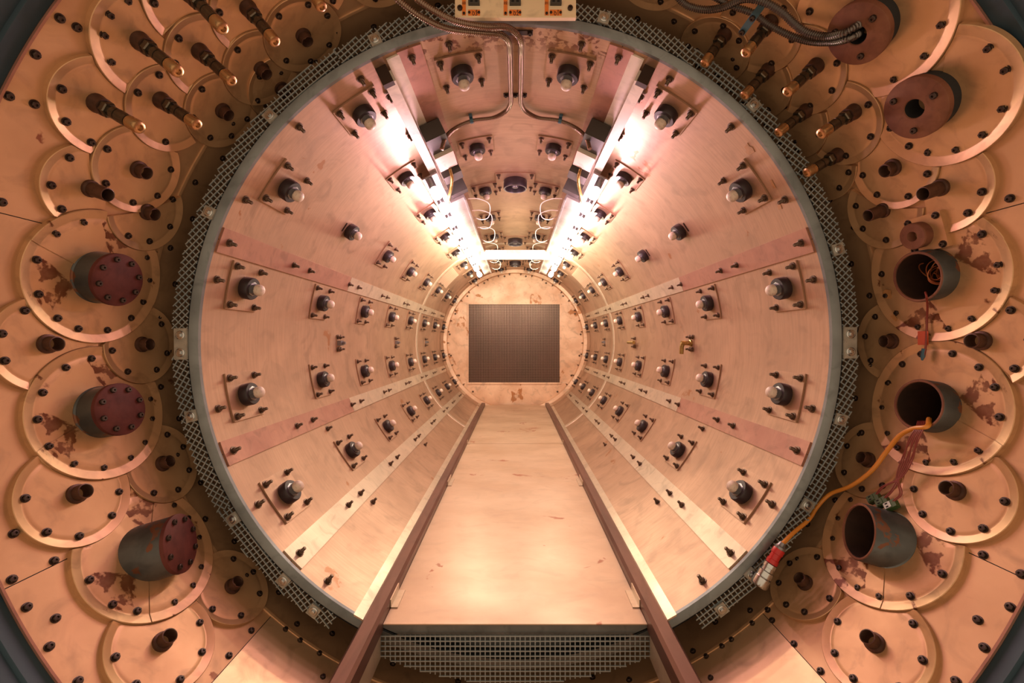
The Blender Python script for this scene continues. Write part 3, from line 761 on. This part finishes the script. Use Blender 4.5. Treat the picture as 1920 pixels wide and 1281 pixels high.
# mesh patches high on the shoulders
for side, dg in ((0, 136.5), (1, 43.5)):
    t = thing('shoulder_mesh_patch', 'patch of wire mesh on the tunnel shoulder near the end wall, %s' % ('orange-cable side' if side else 'cable-free side'), 'mesh patch', 'mesh patches', frame(D(dg), RT, 1.86))
    b = MB()
    for i in range(-6, 7):
        u = i * .0072
        b.box(u - .0006, u + .0006, -.10, .10, .002, .0032)
    for j in range(-13, 14):
        b.tube([surf(RT, -.045 + .09 * q / 6, j * .0076, .0035) for q in range(7)], .0006, 4)
    b.build('mesh_wires', 'wire_tan', t, 0)['kind'] = 'stuff'

# ================================================================ lamp rails under the crown
def lamp_rail(sx):
    side = 'orange-cable side' if sx > 0 else 'cable-free side'
    dg = 90 - 25.6 * sx
    A = D(dg)
    t = thing('lamp_rail', 'white lamp rail with glowing bulbs hung under the crown, %s' % side, 'lamp', 'lamp rails')
    def P(du, dR, y):   # du round the wall (towards the crown positive), dR off the liner, y depth
        n = -cyl(A, 1, 0); u = Vector((-math.sin(A), 0, math.cos(A))) * sx
        return cyl(A, RT, y) + u * du + n * dR
    def bx(name, u0, u1, r0, r1, y0, y1, m, par=t):
        q = [P(u, r, y) for (u, r, y) in ((u0, r0, y0), (u1, r0, y0), (u1, r0, y1), (u0, r0, y1), (u0, r1, y0), (u1, r1, y0), (u1, r1, y1), (u0, r1, y1))]
        b = MB(); b.add(q, [(0, 3, 2, 1), (4, 5, 6, 7), (0, 1, 5, 4), (1, 2, 6, 5), (2, 3, 7, 6), (3, 0, 4, 7)]); return b.build(name, m, par, 0)
    # mounting channel from the mouth
    bx('channel', -.010, .007, .004, .020, Y1 + 0.028, 2.05, 'white')
    bx('channel_flange', .0075, .026, .0005, .003, Y1 + 0.010, 1.2, 'white')
    bx('end_bracket', -.012, .004, .0005, .026, Y1 + 0.018, Y1 + 0.027, 'bolt')
    # junction box where the conduit arrives
    bx('junction_box', .010, .048, .006, .036, .722, .775, 'jack')
    bx('junction_cover', .012, .050, .014, .044, .776, .835, 'white')
    bx('bracket_plate', .012, .052, .016, .054, .845, .880, 'jack')
    bx('bracket_plate', .012, .052, .020, .060, .930, .950, 'jack')
    # lamp housing
    h = bx('housing', .004, .040, .034, .066, .952, 1.98, 'grey')
    bx('reflector_lip', -.030, .004, .028, .031, .860, 1.98, 'grey', h)
    bx('reflector_lip', .036, .040, .066, .074, .952, 1.98, 'grey', h)
    for y in (1.05, 1.35, 1.65, 1.93): bx('hanger', .010, .026, .004, .0345, y, y + .02, 'insert')
    ys = [0.87, 0.97, 1.08, 1.20, 1.33, 1.46, 1.60, 1.76, 1.92]
    for i, y in enumerate(ys):
        c = P(-.016, .062, y); n = -cyl(A, 1, 0)
        rot = n.to_track_quat('Z', 'Y').to_matrix().to_4x4()
        s = MB().lathe([(.008, -.031), (.008, -.012), (.0065, -.010)], 16).build('lamp_socket', 'insert', t, 40, Matrix.Translation(c) @ rot)
        MB().lathe([(.006, -.012), (.009, -.006), (.0115, .002), (.0110, .009), (.0075, .014), (0, .016)], 18).build('bulb', 'bulb', s, 60)
        ld = bpy.data.lights.new('bulb_light', 'POINT'); ld.energy = LAMP_W * (0.9 if i < 2 else (0.6 if i < 4 else 1.75)); ld.shadow_soft_size = 0.014
        ld.color = (1.0, 0.55, 0.66) if i < 4 else (1.0, 0.85, 0.60)
        lo = bpy.data.objects.new('bulb_light', ld); col.objects.link(lo); lo.location = P(-.016, .096, y)
    # looping white leads along the inner side
    for y in (0.99, 1.08, 1.24, 1.44, 1.60, 1.76):
        pts = [P(.046, .060, y), P(.070, .064, y + .02), P(.092, .075, y + .06), P(.080, .088, y + .11), P(.060, .080, y + .13), P(.046, .062, y + .14)]
        MB().tube(smooth_path(pts, 6), .0011, 6).build('lead_loop', 'whitew', t)
    # braided hose from the cover to the housing
    pts = [P(.032, .045, .835), P(.028, .058, .85), P(.016, .066, .88), P(.004, .066, .92), P(-.002, .062, .955)]
    corrugated(pts, .0034, .0018).build('braided_hose', 'brassf', t)
    for y in (0.62, 0.74): link('stud', stud_me, t, frame(D(dg + sx * -1.6), RT - .003, y))
    return t
lamp_rail(-1); lamp_rail(1)
cb = thing('cross_bar', 'white bar spanning between the two lamp rails', 'bar')
yb_ = 1.515
zc, xh = 0.318, 0.126
MB().box(-xh, xh, yb_ - .003, yb_ + .003, zc - .016, zc + .016).build('bar_web', 'white', cb, 0)
MB().box(-xh, xh, yb_ - .003, yb_ + .022, zc + .016, zc + .019).build('bar_flange', 'white', cb, 0)

# ================================================================ conduits
RC = 0.411
L1 = [at(738, -14, .485), at(747, 0, .487), at(791, 32, .495), at(841, 54, .505), at(908, 62, .518), at(940, 66, .530), at(953, 79, .546), at(956, 100, .583), at(957, 140, .63), at(958, 186, .695), at(956, 197, .716), at(948, 209, .735), at(925, 221, .752), at(888, 226, .752), at(858, 238, .752), at(836, 257, .744), at(828, 280, .738)]
L2 = [at(774, -12, .480), at(784, 0, .480), at(814, 20, .485), at(855, 40, .493), at(908, 50, .507), at(948, 51, .520), at(968, 63, .533), at(976.5, 80, .549), at(977, 100, .583), at(977, 140, .63), at(976, 186, .695), at(978, 197, .716), at(986, 209, .735), at(1009, 221, .752), at(1046, 226, .752), at(1076, 238, .752), at(1098, 257, .744), at(1106, 280, .738)]
tag(corrugated(L1, .0040).build('flexible_conduit', 'hose'), 'ribbed metal conduit dropping to the lamp rail on the cable-free side', 'conduit', 'lamp conduits')
tag(corrugated(L2, .0040).build('flexible_conduit', 'hose'), 'ribbed metal conduit dropping to the lamp rail on the orange-cable side', 'conduit', 'lamp conduits')
def hose_pts(l, R0=.455):
    return [pt_on(p[0], p[1], p[2] if len(p) > 2 else R0) for p in l]
C3 = [(1262, -18), (1285, 8), (1320, 18), (1355, 14), (1395, -2), (1430, 3), (1465, 22), (1490, 45), (1515, 62), (1550, 69), (1583, 62, .452), (1604, 50, .458), (1616, 43, .474)]
C4 = [(1335, -8, .462), (1370, 10, .462), (1412, 25, .462), (1440, 45, .462), (1480, 66, .462), (1520, 78, .460), (1560, 79, .456), (1588, 74, .451), (1604, 67, .457), (1613, 60, .474)]
tag(corrugated(hose_pts(C3), .0040).build('flexible_conduit', 'hose_d'), 'upper dark ribbed conduit curling into the rust-brown flange hole', 'conduit', 'flange conduits')
tag(corrugated(hose_pts(C4), .0036).build('flexible_conduit', 'hose_d'), 'lower dark ribbed conduit strapped beside another, reaching the rust-brown flange', 'conduit', 'flange conduits')
# saddle clamps
def clamp(name, lab, pos, mtx, wdt, m='bolt'):
    t = thing(name, lab, 'clamp', 'conduit clamps', mtx)
    MB().box(-wdt, wdt, -.004, .004, 0, .0016).build('clamp_plate', m, t, 0)
    for x in (-wdt + .004, 0, wdt - .004): link('screw', cap_bolt, t, Matrix.Translation((x, 0, .0014)))
clamp('conduit_clamp', 'three-screw saddle clamp of both conduits next to the tunnel mouth', None, frame(PI / 2, RT - .0002, .556), .024)
clamp('conduit_clamp', 'three-screw saddle clamp where the two lamp conduits part', None, frame(PI / 2, RT - .0002, .697), .020)
for sgn, p in ((0, at(884, 226, .752)), (1, at(1050, 226, .752))):
    a = math.atan2(p.z, p.x)
    t = thing('conduit_strap', 'blue strap holding the bent lamp conduit, %s' % ('orange-cable side' if sgn else 'cable-free side'), 'strap', 'blue conduit straps', frame(a, RT, .752))
    MB().lathe([(.0046, -.003), (.0052, -.003), (.0052, .003), (.0046, .003)], 16, Matrix.Translation((0, 0, RT - math.hypot(p.x, p.z))) @ Matrix.Rotation(PI / 2, 4, 'Y')).build('strap_band', 'bluec', t)
    MB().box(-.003, .003, -.011, -.004, 0, .004).build('strap_foot', 'bluec', t, 0)
a_, y_ = onwall(1420, 22, .470)
t = thing('conduit_strap', 'dark strap over both conduits of the rust-brown flange', 'strap', None, frame(a_, .4685, y_))
MB().box(-.004, .004, -.013, .013, .016, .0175).box(-.004, .004, -.014, -.0125, 0, .0175).box(-.004, .004, .0125, .014, 0, .0175).build('strap_band', 'bluec', t, 0)
for s in (-1, 1): link('screw', cap_bolt, t, Matrix.Translation((0, s * .0105, .0174)))

# ================================================================ numbered connector panel
YP = 0.500; kk = YP / F
def px_box(x0, y0, x1, y1, d0, d1, b=None):
    b = b or MB(); return b.box((x0 - CX) * kk, (x1 - CX) * kk, d0, d1, (CY - y1) * kk, (CY - y0) * kk)
cp = thing('connector_panel', 'cream connector panel with orange tags numbered 03, 02 and 01', 'panel')
bm_ = MB(); x0, x1, z0, z1 = (853 - CX) * kk, (1080 - CX) * kk, (CY - 34) * kk, .4735
bm_.box(x0, x1, YP, YP + .004, z0, z1); bm_.build('panel_box', 'panel', cp, 0)
px_box(853, 31, 1080, 34.5, YP - .0012, YP + .004).build('bottom_fold', 'panel', cp, 0)
for (sx_, jx, num) in ((870, 889, '03'), (948, 966, '02'), (1025, 1042, '01')):
    px_box(sx_ - 3.5, -14, sx_ + 3.5, 29, YP - .0006, YP).build('orange_strip', 'orange', cp, 0)
    lb = px_box(jx - 11, 19, jx + 11, 31, YP - .0008, YP).build('number_tag', 'orange', cp, 0)
    j = px_box(jx - 10.5, 3, jx + 10.5, 11, YP - .004, YP).build('jack', 'jack', cp, 0)
    px_box(jx - 7, 5.5, jx - 2, 8.5, YP - .0043, YP - .0035).build('jack_slot', 'black', j, 0)
    px_box(jx + 2, 5.5, jx + 7, 8.5, YP - .0043, YP - .0035).build('jack_slot', 'black', j, 0)
    def text(body, x, y, size, parent):
        cu = bpy.data.curves.new('lettering', 'FONT'); cu.body = body; cu.size = size * 1.12; cu.align_x = 'CENTER'; cu.align_y = 'CENTER'; cu.extrude = .0001
        cu.materials.append(M['ink'])
        tmp = bpy.data.objects.new('tmp', cu); col.objects.link(tmp); bpy.context.view_layer.update()
        me = bpy.data.meshes.new_from_object(tmp.evaluated_get(bpy.context.evaluated_depsgraph_get())); bpy.data.objects.remove(tmp)
        if not me.materials: me.materials.append(M['ink'])
        o = bpy.data.objects.new('lettering', me); col.objects.link(o); o.parent = parent
        o.location = ((x - CX) * kk, YP - .00095, (CY - y) * kk); o.rotation_euler = (PI / 2, 0, 0); return o
    text(num, jx + 1.5, 26.8, .0062, lb)
    text('-', jx - 3, 21.5, .0045, lb); text('+', jx + 4.5, 21.5, .0045, lb)
    text(num, sx_, 7, .0038, cp)
    for (qx, qy) in ((jx - 9, 24.5), (jx + 9, 24.5), (sx_, 26)):
        link('tag_screw', cap_bolt, cp, Matrix.Translation(((qx - CX) * kk, YP - .0006, (CY - qy) * kk)) @ Matrix.Rotation(PI / 2, 4, 'X') @ Matrix.Scale(.5, 4))
for qx in (862.5, 1069): link('panel_screw', cap_bolt, cp, Matrix.Translation(((qx - CX) * kk, YP, (CY - 16) * kk)) @ Matrix.Rotation(PI / 2, 4, 'X'))

# ================================================================ cables and plugs on the orange-cable side
oc = [(1742, 786, .470), (1738, 800, .4535), (1712, 804, .4535), (1686, 818, .457), (1660, 850, .462), (1633, 884, .464), (1596, 911, .464), (1556, 927, .464), (1532, 951, .462), (1516, 975, .455), (1489, 998, .440), (1467, 1020, .428)]
tag(MB().tube(smooth_path(hose_pts(oc), 10), .0024, 10).build('orange_cable', 'cable'), 'thick orange cable running from an open stub to the red connector', 'cable')
p0, p1 = pt_on(1468, 1018, .428), pt_on(1422, 1098, .440)
d = (p1 - p0).normalized(); rot = d.to_track_quat('Z', 'Y').to_matrix().to_4x4()
t = thing('cable_connector', 'round red and nickel connector on the end of the orange cable', 'connector', None, Matrix.Translation(p0) @ rot)
Lc = (p1 - p0).length
MB().lathe([(0, 0), (.0035, 0), (.0045, .004), (.0062, .006), (.0062, .009)], 18).build('strain_relief', 'insert', t)
MB().lathe([(.0064, .009), (.0068, .010), (.0068, .016), (.0060, .0165), (.0060, .024), (.0068, .0245), (.0068, .030)], 18).build('red_sleeve', 'redp', t)
MB().lathe([(.0060, .030), (.0078, .031), (.0078, .036), (.0068, .0365), (.0072, Lc - .022), (.0090, Lc - .021), (.0090, Lc - .014), (.0082, Lc - .0135), (.0094, Lc - .012), (.0098, Lc - .002), (.0085, Lc), (.0070, Lc), (.0070, Lc - .004), (0, Lc - .004)], 20).build('nickel_shell', 'chrome', t)
# green thermocouple plugs
plugs = []
for i, (px, py, lab) in enumerate(((1637, 934, 'dark green two-pin plug, first of the row, next to the mesh ring'), (1653, 941, 'dark green two-pin plug in the middle of the hanging row'), (1669, 947, 'pale-faced green two-pin plug, last of the row, over the long open stub'))):
    a, y = onwall(px, py, .470)
    t = thing('thermocouple_plug', lab, 'plug', 'hanging thermocouple plugs', frame(a, .4745, y) @ Matrix.Rotation(.85, 4, 'Z'))
    MB().box(-.0042, .0042, -.0072, .0072, 0, .0058).build('plug_body', 'green', t, 0)
    MB().box(-.0034, .0034, -.002, .006, .0058, .0066).build('plug_face', 'clip' if i == 2 else 'green', t, 0)
    for s in (-1, 1): MB().box(s * .0018 - .0007, s * .0018 + .0007, .001, .004, .0064, .0068).build('pin_slot', 'black', t, 0)
    plugs.append((px, py))
for i, (px, py) in enumerate(plugs):
    for q in (0, 1):
        s = i * 6 + q * 3
        w_ = [(1736 - s, 790, .468), (1732 - s, 803, .4530), (1722 - s * 1.2, 825, .4535), (1708 - s * 1.4 + 8 * q, 860, .462), (1688 - s * .6 + 5 * q, 895, .466), (px + 18 + 4 * q, py - 22, .467), (px + 5 + 3 * q, py - 7, .469)]
        tag(MB().tube(smooth_path(hose_pts(w_), 8), .0007, 6).build('plug_lead', 'redwire'), 'thin dark red lead hanging from the open stub to the %s green plug' % ('first', 'middle', 'last pale-faced')[i], 'wire', 'dark red leads')
bw = [(1735, 548, .462), (1737, 556, .4555), (1739, 575, .468), (1738, 600, .4745), (1737, 632, .4735), (1735, 655, .472), (1731, 672, .472)]
bwo = tag(MB().tube(smooth_path(hose_pts(bw), 8), .0010, 6).build('brown_lead', 'redwire'), 'single brown lead hanging from the stub with copper coils', 'wire')
p0, p1 = pt_on(1733, 654, .472), pt_on(1729, 676, .472)
tag(MB().tube([p0, p0.lerp(p1, .7), p1], .002, 8, rad=lambda i: (.0022, .0020, .0008)[i]).build('lead_end', 'bluec'), 'grey-blue sleeve on the end of the single brown lead', 'sleeve')
a, y = onwall(1742, 634, RW)
t = MB().box(-.008, .008, -.006, .006, .0068, .0074).build('red_tape', 'rtape', None, 0, frame(a, RW, y)); tag(t, 'scrap of red tape holding the brown lead down', 'tape')
# copper coils in the upper open stub
a, y, rho = geo['R7']; fr = frame(a, RW, y)
for i in range(9):
    rr = random.uniform(.008, .015); cx_, cy_ = random.uniform(-.006, .006), random.uniform(-.006, .006); tl = Euler((random.uniform(-.7, .7), random.uniform(-.7, .7), 0)).to_matrix()
    z_ = -.018 + .002 * i
    pts = [fr @ (Vector((cx_, cy_, z_)) + tl @ Vector((rr * math.cos(q * .25), rr * math.sin(q * .25), q * .0003))) for q in range(random.randint(14, 24))]
    tag(MB().tube(pts, .0006, 5).build('copper_coil', 'copper'), 'curl of copper wire inside the open stub', 'wire', 'copper coils in the stub')
# little holed flange on its rectangular plate
a, y = onwall(1737, 437, RW)
t = thing('small_flange', 'little holed rust-brown flange on a rectangular plate above the copper-coil stub', 'flange', None, frame(a, RW, y))
b = MB(); nn = 8; vs_ = []
for kz in (.0, .0072):
    for j in (-.026, .014):
        for i in range(nn + 1): vs_.append(surf(RW, -.020 + .040 * i / nn, j, kz))
N_ = nn + 1; fs = []
for i in range(nn): fs += [(2 * N_ + i, 2 * N_ + i + 1, 3 * N_ + i + 1, 3 * N_ + i), (i, i + 1, 2 * N_ + i + 1, 2 * N_ + i), (N_ + i + 1, N_ + i, 3 * N_ + i, 3 * N_ + i + 1)]
fs += [(0, 2 * N_, 3 * N_, N_), (nn, N_ + nn, 3 * N_ + nn, 2 * N_ + nn)]
b.add(vs_, fs); b.build('base_plate', 'disc', t, 0)
MB().lathe([(.0145, .007), (.0150, .016), (.0142, .017), (.0058, .017), (.0052, .016), (.0052, .004), (0, .004)], 32).build('flange_ring', 'rust2', t)
for x_, y2 in ((-.016, -.021), (.016, -.021), (-.016, .010), (.016, .010)): link('bolt', bolt_me, t, Matrix.Translation((x_, y2, .0072)))
# torn pieces of brown tape
def scrap(px, py, R, lab, pts, wall_h):
    a, y = onwall(px, py, R)
    b = MB(); n = len(pts); s = 0.001
    b.add([surf(R, u * s, v * s, wall_h + .0005) for u, v in pts] + [surf(R, u * s, v * s, wall_h) for u, v in pts], [tuple(range(n))] + [(i, (i + 1) % n, (i + 1) % n + n, i + n) for i in range(n)])
    tag(b.build('tape_scrap', 'tape', None, 0, frame(a, R, y)), lab, 'tape', 'brown tape scraps')
scrap(1668, 552, RW, 'larger torn square of brown tape at the rim of the copper-coil stub cover', [(-6, -5), (5, -6), (7, 1), (4, 6), (-5, 4)], .0030)
scrap(1681, 598, RW, 'small six-sided scrap of brown tape at the rim of the copper-coil stub cover', [(-5, -3), (0, -5), (5, -2), (4, 4), (-1, 5), (-5, 3)], .0036)
scrap(1404, 280, RT, 'torn brown tape patch on the tunnel liner above the shoulder nozzle plate', [(-8, -6), (-1, -8), (3, -5), (8, -6), (6, 3), (1, 4), (0, 8), (-7, 6)], .0001)
scrap(1449, 345, RT, 'slim brown tape sliver beside the shoulder nozzle plate, orange-cable side', [(-7, -2), (6, -3), (7, 1), (-6, 3)], .0001)
scrap(1462, 388, RT, 'tiny brown tape scrap below the shoulder nozzle plate, orange-cable side', [(-4, -3), (4, -4), (3, 3), (-3, 4)], .0001)
